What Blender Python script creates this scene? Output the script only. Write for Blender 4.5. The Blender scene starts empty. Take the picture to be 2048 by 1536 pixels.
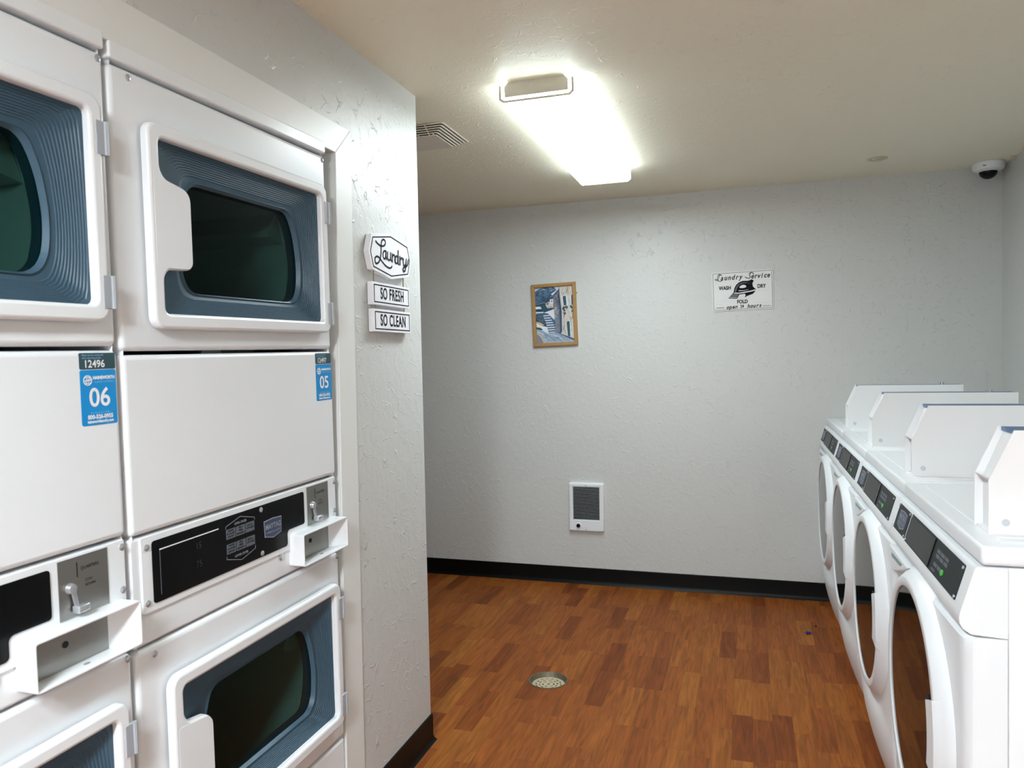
import bpy, bmesh, math, random
from mathutils import Vector, Matrix
sc = bpy.context.scene
COL = sc.collection
random.seed(4)
PI = math.pi

# ------------------------------------------------------------------ camera, world, exposure
F_PX, CAM_H = 1498.5, 1.2794
YAW, PITCH, ROLL = math.radians(17.58), math.radians(1.9207), math.radians(-1.207)
fw = Vector((-math.sin(YAW)*math.cos(PITCH), math.cos(YAW)*math.cos(PITCH), -math.sin(PITCH)))
rt0 = Vector((math.cos(YAW), math.sin(YAW), 0)); up0 = rt0.cross(fw)
rt = rt0*math.cos(ROLL) + up0*math.sin(ROLL)
up = up0*math.cos(ROLL) - rt0*math.sin(ROLL)
cam_data = bpy.data.cameras.new('camera')
cam = bpy.data.objects.new('camera', cam_data); COL.objects.link(cam)
cam_data.sensor_fit = 'HORIZONTAL'; cam_data.sensor_width = 36.0
cam_data.lens = F_PX/2048*36.0
cam_data.clip_start = 0.02
cam.matrix_world = Matrix(((rt.x, up.x, -fw.x, 0), (rt.y, up.y, -fw.y, 0), (rt.z, up.z, -fw.z, CAM_H), (0, 0, 0, 1)))
cam_data.dof.use_dof = True; cam_data.dof.focus_distance = 2.3; cam_data.dof.aperture_fstop = 8.0
sc.camera = cam
world = bpy.data.worlds.new('world'); sc.world = world; world.use_nodes = True
world.node_tree.nodes['Background'].inputs[0].default_value = (0.8, 0.85, 0.9, 1)
world.node_tree.nodes['Background'].inputs[1].default_value = 0.05
sc.view_settings.view_transform = 'Standard'; sc.view_settings.look = 'None'
sc.view_settings.gamma = 1.0; sc.view_settings.use_curve_mapping = False
sc.view_settings.exposure = 1.53
LAMP = 10.5          # emission of the fluorescent diffusers
LAMP_FILL = 51.0  # emission of the added, unseen fixture behind the viewer

# ------------------------------------------------------------------ materials
def lin(c):
    c = c/255.0
    return c/12.92 if c <= 0.04045 else ((c+0.055)/1.055)**2.4
def rgb(r, g, b): return (lin(r), lin(g), lin(b), 1.0)

def mat(name, col, rough=0.5, metal=0.0, spec=0.5, emit=0.0, bump=None, coat=0.0, vary=0.0):
    m = bpy.data.materials.new(name); m.use_nodes = True
    nt = m.node_tree; b = nt.nodes['Principled BSDF']
    b.inputs['Base Color'].default_value = col
    b.inputs['Roughness'].default_value = rough
    b.inputs['Metallic'].default_value = metal
    b.inputs['Specular IOR Level'].default_value = spec
    b.inputs['Coat Weight'].default_value = coat
    if emit:
        b.inputs['Emission Color'].default_value = col
        b.inputs['Emission Strength'].default_value = emit
    if bump or vary:
        tc = nt.nodes.new('ShaderNodeNewGeometry')
        nz = nt.nodes.new('ShaderNodeTexNoise')
        nz.inputs['Scale'].default_value = bump[0] if bump else 6.0
        nz.inputs['Detail'].default_value = 4
        nt.links.new(tc.outputs['Position'], nz.inputs['Vector'])
        if bump:
            bp = nt.nodes.new('ShaderNodeBump'); bp.inputs['Strength'].default_value = bump[1]
            bp.inputs['Distance'].default_value = bump[2]
            nt.links.new(nz.outputs['Fac'], bp.inputs['Height']); nt.links.new(bp.outputs['Normal'], b.inputs['Normal'])
        if vary:
            mx = nt.nodes.new('ShaderNodeMixRGB'); mx.blend_type = 'MULTIPLY'; mx.inputs[0].default_value = vary
            mx.inputs[1].default_value = col
            nt.links.new(nz.outputs['Fac'], mx.inputs[2]); nt.links.new(mx.outputs[0], b.inputs['Base Color'])
    return m

def plaster(name, col, strength=0.5, dist=0.004, rough=0.5):
    """skip-trowel texture: curved broken ridges over a soft orange-peel grain"""
    m = bpy.data.materials.new(name); m.use_nodes = True
    nt = m.node_tree; N = nt.nodes; L = nt.links; b = N['Principled BSDF']
    b.inputs['Roughness'].default_value = rough
    b.inputs['Base Color'].default_value = col
    g = N.new('ShaderNodeNewGeometry')
    dn = N.new('ShaderNodeTexNoise'); dn.inputs['Scale'].default_value = 9; dn.inputs['Detail'].default_value = 3
    L.new(g.outputs['Position'], dn.inputs['Vector'])
    sub = N.new('ShaderNodeVectorMath'); sub.operation = 'SUBTRACT'; sub.inputs[1].default_value = (.5, .5, .5)
    L.new(dn.outputs['Color'], sub.inputs[0])
    mul = N.new('ShaderNodeVectorMath'); mul.operation = 'SCALE'; mul.inputs['Scale'].default_value = 0.12
    L.new(sub.outputs[0], mul.inputs[0])
    add = N.new('ShaderNodeVectorMath'); add.operation = 'ADD'
    L.new(g.outputs['Position'], add.inputs[0]); L.new(mul.outputs[0], add.inputs[1])
    vo = N.new('ShaderNodeTexVoronoi'); vo.feature = 'DISTANCE_TO_EDGE'; vo.inputs['Scale'].default_value = 24
    L.new(add.outputs[0], vo.inputs['Vector'])
    mr = N.new('ShaderNodeMapRange'); mr.interpolation_type = 'SMOOTHSTEP'
    mr.inputs['From Min'].default_value = 0.0; mr.inputs['From Max'].default_value = 0.06
    mr.inputs['To Min'].default_value = 1.0; mr.inputs['To Max'].default_value = 0.0
    L.new(vo.outputs['Distance'], mr.inputs['Value'])
    mk = N.new('ShaderNodeTexNoise'); mk.inputs['Scale'].default_value = 26; mk.inputs['Detail'].default_value = 2
    L.new(g.outputs['Position'], mk.inputs['Vector'])
    mm = N.new('ShaderNodeMapRange'); mm.interpolation_type = 'SMOOTHSTEP'
    mm.inputs['From Min'].default_value = 0.50; mm.inputs['From Max'].default_value = 0.66
    L.new(mk.outputs['Fac'], mm.inputs['Value'])
    pr = N.new('ShaderNodeMath'); pr.operation = 'MULTIPLY'
    L.new(mr.outputs[0], pr.inputs[0]); L.new(mm.outputs[0], pr.inputs[1])
    fn = N.new('ShaderNodeTexNoise'); fn.inputs['Scale'].default_value = 45; fn.inputs['Detail'].default_value = 4
    L.new(g.outputs['Position'], fn.inputs['Vector'])
    sm = N.new('ShaderNodeMath'); sm.operation = 'MULTIPLY_ADD'; sm.inputs[1].default_value = 0.8
    L.new(fn.outputs['Fac'], sm.inputs[0]); L.new(pr.outputs[0], sm.inputs[2])
    bp = N.new('ShaderNodeBump'); bp.inputs['Strength'].default_value = strength; bp.inputs['Distance'].default_value = dist
    L.new(sm.outputs[0], bp.inputs['Height']); L.new(bp.outputs['Normal'], b.inputs['Normal'])
    return m

def wood_floor(name):
    m = bpy.data.materials.new(name); m.use_nodes = True
    nt = m.node_tree; N = nt.nodes; L = nt.links; b = N['Principled BSDF']
    g = N.new('ShaderNodeNewGeometry'); sp = N.new('ShaderNodeSeparateXYZ'); L.new(g.outputs['Position'], sp.inputs[0])
    def M(op, a, bb=None, c=None):
        n = N.new('ShaderNodeMath'); n.operation = op
        for i, v in enumerate((a, bb, c)):
            if v is None: continue
            if isinstance(v, (int, float)): n.inputs[i].default_value = v
            else: L.new(v, n.inputs[i])
        return n.outputs[0]
    sx = M('DIVIDE', sp.outputs['X'], 0.066); row = M('FLOOR', sx)
    w1 = N.new('ShaderNodeTexWhiteNoise'); w1.noise_dimensions = '1D'; L.new(row, w1.inputs['W'])
    sy = M('MULTIPLY_ADD', w1.outputs['Value'], 7.3, M('DIVIDE', sp.outputs['Y'], 0.31)); cell = M('FLOOR', sy)
    cb = N.new('ShaderNodeCombineXYZ'); L.new(row, cb.inputs[0]); L.new(cell, cb.inputs[1])
    w2 = N.new('ShaderNodeTexWhiteNoise'); w2.noise_dimensions = '2D'; L.new(cb.outputs[0], w2.inputs['Vector'])
    rp = N.new('ShaderNodeValToRGB'); L.new(w2.outputs['Value'], rp.inputs[0])
    e = rp.color_ramp.elements
    e[0].position = 0.0; e[0].color = rgb(112, 56, 22)
    e[1].position = 1.0; e[1].color = rgb(150, 90, 36)
    for p_, c_ in ((0.10, (118, 61, 24)), (0.25, (132, 71, 28)), (0.7, (140, 78, 31))):
        q = e.new(p_); q.color = rgb(*c_)
    # grain, shifted per strip
    cv = N.new('ShaderNodeCombineXYZ')
    L.new(M('MULTIPLY', sp.outputs['X'], 62.0), cv.inputs[0])
    L.new(M('MULTIPLY', sp.outputs['Y'], 5.0), cv.inputs[1])
    L.new(M('MULTIPLY', w2.outputs['Value'], 40.0), cv.inputs[2])
    gn = N.new('ShaderNodeTexNoise'); gn.inputs['Scale'].default_value = 1.0; gn.inputs['Detail'].default_value = 5
    gn.inputs['Distortion'].default_value = 1.2; L.new(cv.outputs[0], gn.inputs['Vector'])
    gm = N.new('ShaderNodeMapRange'); gm.inputs['From Min'].default_value = .3; gm.inputs['From Max'].default_value = .7
    gm.inputs['To Min'].default_value = 0.68; gm.inputs['To Max'].default_value = 1.25; L.new(gn.outputs['Fac'], gm.inputs['Value'])
    fx = M('FRACT', sx); fy = M('FRACT', sy)
    ex = M('MINIMUM', fx, M('SUBTRACT', 1.0, fx)); ey = M('MINIMUM', fy, M('SUBTRACT', 1.0, fy))
    seam = M('MINIMUM', M('DIVIDE', ex, 0.02), M('DIVIDE', ey, 0.006))
    sm = N.new('ShaderNodeMapRange'); sm.inputs['To Min'].default_value = 0.75; sm.inputs['To Max'].default_value = 1.0
    L.new(seam, sm.inputs['Value'])
    f = M('MULTIPLY', gm.outputs[0], sm.outputs[0])
    mx = N.new('ShaderNodeVectorMath'); mx.operation = 'SCALE'
    L.new(rp.outputs['Color'], mx.inputs[0]); L.new(f, mx.inputs['Scale'])
    L.new(mx.outputs[0], b.inputs['Base Color'])
    b.inputs['Roughness'].default_value = 0.5; b.inputs['Specular IOR Level'].default_value = 0.16
    bp = N.new('ShaderNodeBump'); bp.inputs['Strength'].default_value = 0.12; bp.inputs['Distance'].default_value = 0.001
    L.new(gn.outputs['Fac'], bp.inputs['Height']); L.new(bp.outputs['Normal'], b.inputs['Normal'])
    return m

def tinted_glass(name, tint, gloss_rough=0.03, ior=1.5):
    m = bpy.data.materials.new(name); m.use_nodes = True
    nt = m.node_tree; N = nt.nodes; L = nt.links
    for n in list(N): N.remove(n)
    out = N.new('ShaderNodeOutputMaterial'); mix = N.new('ShaderNodeMixShader')
    tr = N.new('ShaderNodeBsdfTransparent'); tr.inputs[0].default_value = tint
    gl = N.new('ShaderNodeBsdfGlossy'); gl.inputs['Roughness'].default_value = gloss_rough
    fr = N.new('ShaderNodeFresnel'); fr.inputs[0].default_value = ior
    L.new(fr.outputs[0], mix.inputs[0]); L.new(tr.outputs[0], mix.inputs[1]); L.new(gl.outputs[0], mix.inputs[2])
    L.new(mix.outputs[0], out.inputs[0])
    return m

M_ = {}
M_['wall'] = plaster('wall_paint', (0.605, 0.61, 0.59, 1), 0.42, 0.004, 0.42)
M_['ceiling'] = plaster('ceiling_paint', (0.90, 0.865, 0.70, 1), 0.34, 0.0035, 0.5)
M_['trim'] = mat('casing_paint', rgb(228, 229, 226), 0.4, bump=(120, .05, .001))
M_['floor'] = wood_floor('wood_vinyl')
M_['rubber'] = mat('black_cove_base', rgb(7, 9, 9), 0.4, spec=0.18)
M_['white'] = mat('white_enamel', (0.81, 0.835, 0.855, 1), 0.28, spec=0.5, bump=(260, .03, .0004))
M_['white_plastic'] = mat('white_plastic', (0.81, 0.835, 0.855, 1), 0.32)
M_['boxwhite'] = mat('powder_coat_white', (0.82, 0.82, 0.82, 1), 0.45, bump=(300, .05, .0004))
M_['black'] = mat('black_gloss', rgb(8, 9, 10), 0.25, spec=0.2)
M_['charcoal'] = mat('charcoal_panel', rgb(34, 42, 44), 0.45, spec=0.2)
M_['charcoal2'] = mat('charcoal_display', rgb(52, 56, 56), 0.4, spec=0.25)
M_['dark'] = mat('dark_void', rgb(14, 14, 14), 0.8)
M_['slate'] = mat('slate_door_plastic', rgb(60, 85, 101), 0.38, spec=0.3)
M_['pane'] = tinted_glass('smoked_pane', (0.22, 0.36, 0.33, 1), 0.25, 1.10)
M_['mirror'] = mat('dark_door_glass', rgb(8, 8, 8), 0.04, spec=0.36)
M_['drum'] = mat('drum_steel', (0.55, 0.57, 0.55, 1), 0.45, metal=0.35)
M_['steel'] = mat('brushed_steel', (0.36, 0.355, 0.33, 1), 0.36, metal=1.0, bump=(90, .06, .001))
M_['chrome'] = mat('chrome', (0.55, 0.57, 0.6, 1), 0.25, metal=0.7)
M_['hinge'] = mat('hinge_grey', rgb(168, 174, 180), 0.35)
M_['rivet'] = mat('pale_rivet', rgb(196, 200, 208), 0.4)
M_['blue'] = mat('sticker_blue', rgb(0, 142, 212), 0.4)
M_['teal'] = mat('sticker_teal', rgb(44, 76, 84), 0.4)
M_['ink_white'] = mat('white_print', rgb(240, 240, 242), 0.5)
M_['ink_pale'] = mat('pale_blue_print', rgb(150, 205, 240), 0.5)
M_['ink_grey'] = mat('grey_print', rgb(150, 155, 162), 0.5)
M_['ink_dim'] = mat('dim_print', rgb(88, 96, 104), 0.5)
M_['ink_navy'] = mat('navy_print', rgb(17, 19, 36), 0.7, spec=0.15)
M_['ink_black'] = mat('black_print', rgb(15, 18, 21), 0.7, spec=0.15)
M_['badge'] = mat('badge_blue_grey', rgb(70, 80, 112), 0.35, metal=0.3)
M_['green'] = mat('green_button', rgb(64, 190, 70), 0.4)
M_['board'] = mat('white_sign_board', rgb(238, 238, 242), 0.55, vary=0.06)
M_['cord'] = mat('jute_cord', rgb(150, 130, 95), 0.9)
M_['oak'] = mat('oak_frame', rgb(176, 134, 78), 0.5, bump=(80, .2, .001), vary=0.25)
M_['tin'] = mat('white_tin', rgb(232, 232, 230), 0.45, vary=0.12)
M_['bluefilm'] = mat('blue_film', rgb(52, 104, 158), 0.25, spec=0.5)
M_['diffuser'] = mat('lit_diffuser', (0.88, 1.0, 1.05, 1), 0.4, emit=LAMP)
M_['diffuser_side'] = mat('lit_diffuser_side', (0.88, 1.0, 1.05, 1), 0.4, emit=LAMP*0.30)
M_['diffuser_fill'] = mat('lit_diffuser_fill', (0.89, 0.985, 1.06, 1), 0.4, emit=LAMP_FILL)
M_['lampmetal'] = mat('lamp_housing_white', rgb(214, 210, 198), 0.45)
M_['vent'] = mat('vent_plastic', rgb(226, 222, 206), 0.45)
M_['brass'] = mat('worn_drain_metal', rgb(216, 200, 168), 0.45, metal=0.3, bump=(140, .4, .002), vary=0.35)
M_['drainrim'] = mat('worn_drain_rim', rgb(128, 118, 98), 0.5, metal=0.5, bump=(120, .6, .003), vary=0.4)
M_['lint'] = mat('blue_lint', rgb(44, 40, 120), 0.9)
M_['teal_glass'] = mat('teal_slot', rgb(110, 150, 150), 0.2)
M_['putty'] = mat('cream_putty', rgb(205, 196, 165), 0.6)

# ------------------------------------------------------------------ geometry helpers (u right, v up, w outward)
def offset_loop(L, d):
    """move a loop to its left by d (into the material)"""
    n = len(L); out = []
    for i in range(n):
        a = Vector(L[i-1]); b = Vector(L[i]); c = Vector(L[(i+1) % n])
        d1 = (b-a); d2 = (c-b)
        if d1.length < 1e-9 or d2.length < 1e-9: out.append((b.x, b.y)); continue
        d1.normalize(); d2.normalize()
        n1 = Vector((-d1.y, d1.x)); n2 = Vector((-d2.y, d2.x))
        k = max(0.25, 1+n1.dot(n2))
        q = b+(n1+n2)*(d/k)
        out.append((q.x, q.y))
    return out
def area(L): return 0.5*sum(L[i-1][0]*L[i][1]-L[i][0]*L[i-1][1] for i in range(len(L)))
def ccw(L): return list(L) if area(L) > 0 else list(reversed(L))
def cw(L): return list(reversed(ccw(L)))
def round_poly(P, r, seg=6):
    n = len(P); out = []
    rs = r if isinstance(r, (list, tuple)) else [r]*n
    for i in range(n):
        a, b, c = Vector(P[i-1]), Vector(P[i]), Vector(P[(i+1) % n])
        if rs[i] <= 0: out.append((b.x, b.y)); continue
        t = min(rs[i], (a-b).length*0.49, (c-b).length*0.49)
        p0 = b+(a-b).normalized()*t; p1 = b+(c-b).normalized()*t
        for k in range(seg+1):
            s = k/seg
            # circle-like rational quadratic
            wgt = 0.72
            den = (1-s)**2+2*wgt*s*(1-s)+s*s
            q = (p0*(1-s)**2+b*(2*wgt*s*(1-s))+p1*s*s)/den
            out.append((q.x, q.y))
    return out
def rect(u0, v0, u1, v1): return [(u0, v0), (u1, v0), (u1, v1), (u0, v1)]
def rrect(u0, v0, u1, v1, r, seg=6): return round_poly(rect(u0, v0, u1, v1), r, seg)
def circle(u, v, r, n=24, ry=None): return [(u+r*math.cos(2*PI*i/n), v+(ry or r)*math.sin(2*PI*i/n)) for i in range(n)]

def cap(bm, loops, mi):
    edges = []
    for vs in loops:
        for i in range(len(vs)):
            e = bm.edges.get((vs[i-1], vs[i])) or bm.edges.new((vs[i-1], vs[i]))
            edges.append(e); e.smooth = False; e.tag = True
    if len(loops) == 1 and len(loops[0]) <= 4:
        f = bm.faces.new(loops[0]); f.material_index = mi; return
    r = bmesh.ops.triangle_fill(bm, use_beauty=True, use_dissolve=False, edges=edges)
    for f in r['geom']:
        if isinstance(f, bmesh.types.BMFace): f.material_index = mi
def solid(bm, outer, holes=(), w0=0.0, w1=0.01, bev=0.0, seg=3, back=True, mi=0, axes=None):
    """flat plate: outline with holes, between depths w0 and w1, front edges rounded by bev. axes maps (u,v,w)->xyz"""
    loops = [ccw(outer)]+[cw(h) for h in holes]
    mp = axes or (lambda u, v, w: (u, v, w))
    prof = [(0, w0)]
    if bev > 0:
        for k in range(seg+1):
            a = k/seg*PI/2
            prof.append((bev*(1-math.cos(a)), w1-bev+bev*math.sin(a)))
    else: prof.append((0, w1))
    first, last = [], []
    for L in loops:
        rings = []
        for d, w in prof:
            O = offset_loop(L, d) if d > 0 else L
            rings.append([bm.verts.new(mp(u, v, w)) for u, v in O])
        for r0, r1 in zip(rings, rings[1:]):
            for i in range(len(r0)):
                f = bm.faces.new((r0[i-1], r0[i], r1[i], r1[i-1])); f.material_index = mi
        first.append(rings[0]); last.append(rings[-1])
    cap(bm, last, mi)
    if back: cap(bm, first, mi)
def box(bm, a, b, mi=0):
    x0, y0, z0 = a; x1, y1, z1 = b
    solid(bm, rect(x0, y0, x1, y1), (), z0, z1, mi=mi)
def rbox(bm, a, b, bev, mi=0):
    r = bmesh.ops.create_cube(bm, size=1.0)
    c = [(a[i]+b[i])/2 for i in range(3)]; s = [abs(b[i]-a[i]) for i in range(3)]
    for v in r['verts']: v.co = Vector((c[0]+v.co.x*s[0], c[1]+v.co.y*s[1], c[2]+v.co.z*s[2]))
    es = {e for v in r['verts'] for e in v.link_edges}
    if bev: bmesh.ops.bevel(bm, geom=list(es), offset=bev, segments=3, affect='EDGES', profile=0.5)
def loft(bm, loops, close=True, mi=0, cap0=False, cap1=False):
    rings = [[bm.verts.new(p) for p in L] for L in loops]
    n = len(rings[0])
    for r0, r1 in zip(rings, rings[1:]):
        for i in range(0 if close else 1, n):
            f = bm.faces.new((r0[i-1], r0[i], r1[i], r1[i-1])); f.material_index = mi
    if cap0: cap(bm, [rings[0]], mi)
    if cap1: cap(bm, [rings[-1]], mi)
    return rings
def extrude_profile(bm, prof, u0, u1, mi=0):
    """closed (w,v) profile swept along u"""
    loft(bm, [[(u, v, w) for w, v in prof] for u in (u0, u1)], True, mi, True, True)
def revolve(bm, prof, c, n=32, mi=0, a0=0.0, a1=2*PI, closed_prof=False):
    """profile of (r, w) turned about the w axis through c=(u,v)"""
    full = abs(a1-a0-2*PI) < 1e-6
    loops = []
    for i in range(n if full else n+1):
        a = a0+(a1-a0)*i/n
        loops.append([(c[0]+r*math.cos(a), c[1]+r*math.sin(a), w) for r, w in prof])
    rings = [[bm.verts.new(p) for p in L] for L in loops]
    pairs = list(zip(rings, rings[1:]))+([(rings[-1], rings[0])] if full else [])
    m = len(prof)
    for r0, r1 in pairs:
        for k in range(0 if closed_prof else 1, m):
            f = bm.faces.new((r0[k-1], r1[k-1], r1[k], r0[k])); f.material_index = mi
    if closed_prof and not full:
        cap(bm, [rings[0]], mi); cap(bm, [rings[-1]], mi)
def tube(bm, pts, r, n=8, mi=0):
    pts = [Vector(p) for p in pts]; loops = []
    for i, p in enumerate(pts):
        d = (pts[min(i+1, len(pts)-1)]-pts[max(i-1, 0)]).normalized()
        s = d.cross(Vector((0, 0, 1)) if abs(d.z) < .9 else Vector((1, 0, 0))).normalized(); t = d.cross(s)
        loops.append([p+(s*math.cos(2*PI*k/n)+t*math.sin(2*PI*k/n))*r for k in range(n)])
    loft(bm, loops, True, mi, True, True)
def spline(P, k=8):
    out = []
    Q = [Vector(P[0])]+[Vector(p) for p in P]+[Vector(P[-1])]
    for i in range(1, len(Q)-2):
        a, b, c, d = Q[i-1:i+3]
        for j in range(k):
            t = j/k
            out.append(0.5*((2*b)+(c-a)*t+(2*a-5*b+4*c-d)*t*t+(3*b-a-3*c+d)*t**3))
    out.append(Q[-2]); return out
def ribbon(bm, P, hw, w, taper=1.0, mi=0):
    """pen stroke: flat ribbon with round ends"""
    P = [Vector(p) for p in P]; n = len(P); L, R = [], []
    for i, p in enumerate(P):
        d = (P[min(i+1, n-1)]-P[max(i-1, 0)])
        if d.length < 1e-9: d = Vector((1, 0))
        d.normalize(); s = Vector((-d.y, d.x))*hw
        L.append(bm.verts.new((p.x+s.x, p.y+s.y, w))); R.append(bm.verts.new((p.x-s.x, p.y-s.y, w)))
    for i in range(1, n):
        f = bm.faces.new((L[i-1], R[i-1], R[i], L[i])); f.material_index = mi
    for p in (P[0], P[-1]):
        f = bm.faces.new([bm.verts.new((u, v, w-.00002)) for u, v in circle(p.x, p.y, hw, 10)]); f.material_index = mi

def finish(name, bm, mats, parent=None, ang=35):
    bmesh.ops.remove_doubles(bm, verts=bm.verts, dist=1e-6)
    bmesh.ops.recalc_face_normals(bm, faces=bm.faces)
    for e in bm.edges:
        if len(e.link_faces) == 2 and e.calc_face_angle(0) > math.radians(ang): e.smooth = False
    for f in bm.faces: f.smooth = True
    me = bpy.data.meshes.new(name); bm.to_mesh(me); bm.free()
    for m in (mats if isinstance(mats, (list, tuple)) else [mats]): me.materials.append(M_[m] if isinstance(m, str) else m)
    o = bpy.data.objects.new(name, me); COL.objects.link(o)
    if parent: o.parent = parent
    return o
def tag(o, label, cat, group=None, kind=None):
    o['label'] = label; o['category'] = cat
    if group: o['group'] = group
    if kind: o['kind'] = kind
    return o
DOWN = {'left': ((0, 1, 0), (0, 0, 1), (1, 0, 0)),      # faces +x
        'right': ((0, -1, 0), (0, 0, 1), (-1, 0, 0)),   # faces -x
        'back': ((1, 0, 0), (0, 0, 1), (0, -1, 0)),     # faces -y
        'floor': ((1, 0, 0), (0, 1, 0), (0, 0, 1)),
        'ceiling': ((1, 0, 0), (0, -1, 0), (0, 0, -1))}
def frame(o, side, loc, spin=0.0):
    U, V, W = [Vector(a) for a in DOWN[side]]
    m = Matrix(((U.x, V.x, W.x, loc[0]), (U.y, V.y, W.y, loc[1]), (U.z, V.z, W.z, loc[2]), (0, 0, 0, 1)))
    o.matrix_world = m @ Matrix.Rotation(spin, 4, 'Z')
def thing(name, side, loc, label, cat, group=None, spin=0.0):
    o = bpy.data.objects.new(name, None); COL.objects.link(o); o.empty_display_size = 0.05
    frame(o, side, loc, spin)
    return tag(o, label, cat, group)
def part(name, parent, mats, fn, *a, **k):
    bm = bmesh.new(); fn(bm, *a, **k); return finish(name, bm, mats, parent)
def kids(o): return [c for c in bpy.data.objects if c.parent == o]
def dup(root, skip=()):
    r = root.copy(); COL.objects.link(r)
    def rec(s, d):
        for ch in kids(s):
            if ch.name.split('.')[0] in skip: continue
            c = ch.copy(); COL.objects.link(c); c.parent = d; rec(ch, c)
    src = list(kids(root))
    for ch in src:
        if ch.name.split('.')[0] in skip: continue
        c = ch.copy(); COL.objects.link(c); c.parent = r
        for g in list(kids(ch)):
            d = g.copy(); COL.objects.link(d); d.parent = c
    return r
def text_into(bm, body, u, v, size, w, sx=1.0, bold=0.0, shear=0.0, align='CENTER', mi=0, rot=0.0, spacing=1.0, depth=0.0):
    cu = bpy.data.curves.new('text', 'FONT'); cu.body = body; cu.size = size; cu.align_x = align; cu.align_y = 'CENTER'
    cu.offset = bold; cu.shear = shear; cu.resolution_u = 8 if size > .03 else 4; cu.space_character = spacing
    ob = bpy.data.objects.new('text', cu)
    me = bpy.data.meshes.new_from_object(ob)
    M = Matrix.Translation((u, v, w)) @ Matrix.Rotation(rot, 4, 'Z') @ Matrix.Diagonal((sx, 1, 1, 1))
    me.transform(M)
    n0 = len(bm.faces); bm.from_mesh(me); bm.faces.ensure_lookup_table()
    for f in bm.faces[n0:]: f.material_index = mi
    bpy.data.objects.remove(ob); bpy.data.curves.remove(cu); bpy.data.meshes.remove(me)

# ------------------------------------------------------------------ the setting
XL, XR, YB, ZC = -1.0334, 1.1531, 4.1245, 2.1454
YP = 2.2787            # end of the dryer wall
XF, YR = -4.2, -2.6    # far left of the alcove, wall behind the viewer
YJ0, YJ1 = 1.757, 1.728
def struct(name, bm, m, label):
    o = finish(name, bm, m); return tag(o, label, name.split('_')[0], None, 'structure')
DR = (-0.773, 2.836, 0.079)   # floor drain
bm = bmesh.new()
solid(bm, rect(XF-.1, YR-.1, XR+.1, YB+.1), [circle(DR[0], DR[1], DR[2], 40)], -0.1, 0.0)
struct('floor', bm, 'floor', 'reddish brown wood strip floor of the laundry room')
bm = bmesh.new(); box(bm, (XF-.1, YR-.1, ZC), (XR+.1, YB+.1, ZC+.1))
struct('ceiling', bm, 'ceiling', 'low beige textured ceiling with the fluorescent light')
bm = bmesh.new(); box(bm, (XF-.1, YB, 0), (XR+.1, YB+.1, ZC))
box(bm, (0.452, YB-.004, 0.0), (XR, YB, ZC))
struct('wall_back', bm, 'wall', 'grey textured far wall with picture, sign and heater')
bm = bmesh.new(); box(bm, (XR, YR-.1, 0), (XR+.1, YB, ZC)); struct('wall_right', bm, 'wall', 'grey wall behind the washing machines at right')
bm = bmesh.new(); box(bm, (XF-.1, YR-.1, 0), (XR, YR, ZC)); struct('wall_rear', bm, 'wall', 'wall behind the viewer')
bm = bmesh.new(); box(bm, (XF-.1, YR, 0), (XF, YB, ZC)); struct('wall_alcove', bm, 'wall', 'far left wall of the alcove, hidden by the dryer wall')
XCL = -1.86
YO0 = -0.40
bm = bmesh.new()
box(bm, (XL-.12, YO0, 1.832), (XL, 1.76, ZC))            # header over the opening
box(bm, (XCL, 1.76, 0), (XL, YP, ZC))                    # pillar
box(bm, (XCL, YR, 0), (XL, YO0, ZC))                     # wall towards the viewer
box(bm, (XCL-.1, YR, 0), (XCL, YP, ZC))                  # closet back
struct('wall_left', bm, 'wall', 'grey textured wall that frames the stacked dryers')
# casing: head and right leg, mitred
T = 0.014
def casing_prism(pts):
    bm = bmesh.new()
    solid(bm, pts, (), XL-0.10, XL+0.003, axes=lambda u, v, w: (w, u, v))
    return bm
bm = bmesh.new()
AX = lambda u, v, w: (w, u, v)
solid(bm, [(YJ0, 1.831), (1.838, 1.909), (YO0-.085, 1.925), (YO0-.085, 1.838), ], (), XL, XL+0.004, 0.0015, axes=AX)
solid(bm, rect(YO0, 1.8, YJ0, 1.8315), (), XL-.10, XL-.0, axes=AX) if False else None
struct('trim_1', bm, 'trim', 'white painted casing board above the dryer opening')
bm = bmesh.new()
solid(bm, [(YJ1-.004, 0.0), (1.821, 0.0), (1.838, 1.909), (YJ0, 1.831)], (), XL, XL+0.004, 0.0015, axes=AX)
solid(bm, [(YJ1-.004, 0.0), (1.762, 0.0), (1.762, 1.8315), (YJ0, 1.8315)], (), XL-.10, XL-.0005, axes=AX)
struct('trim_2', bm, 'trim', 'white painted casing board right of the dryers')
# cove base
def cove(h): return [(0, 0), (.016, 0), (.011, .004), (.007, .012), (.0055, .02), (.0055, h-.002), (.004, h), (0, h)]
BB = 0.0912
bm = bmesh.new()
loft(bm, [[(x, YB-w, v) for w, v in cove(BB)] for x in (XF, 0.45)], True, 0, True, True)
loft(bm, [[(x, YB-.004-w, v) for w, v in cove(BB)] for x in (0.45, XR)], True, 0, True, True)
struct('baseboard_back', bm, 'rubber', 'black rubber cove base along the far wall')
bm = bmesh.new()
loft(bm, [[(XL+w, 1.823, v) for w, v in cove(BB)], [(XL+w, YP+w, v) for w, v in cove(BB)], [(XCL, YP+w, v) for w, v in cove(BB)]], True, 0, True, True)
struct('baseboard_left', bm, 'rubber', 'black rubber cove base around the foot of the dryer wall')

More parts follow.
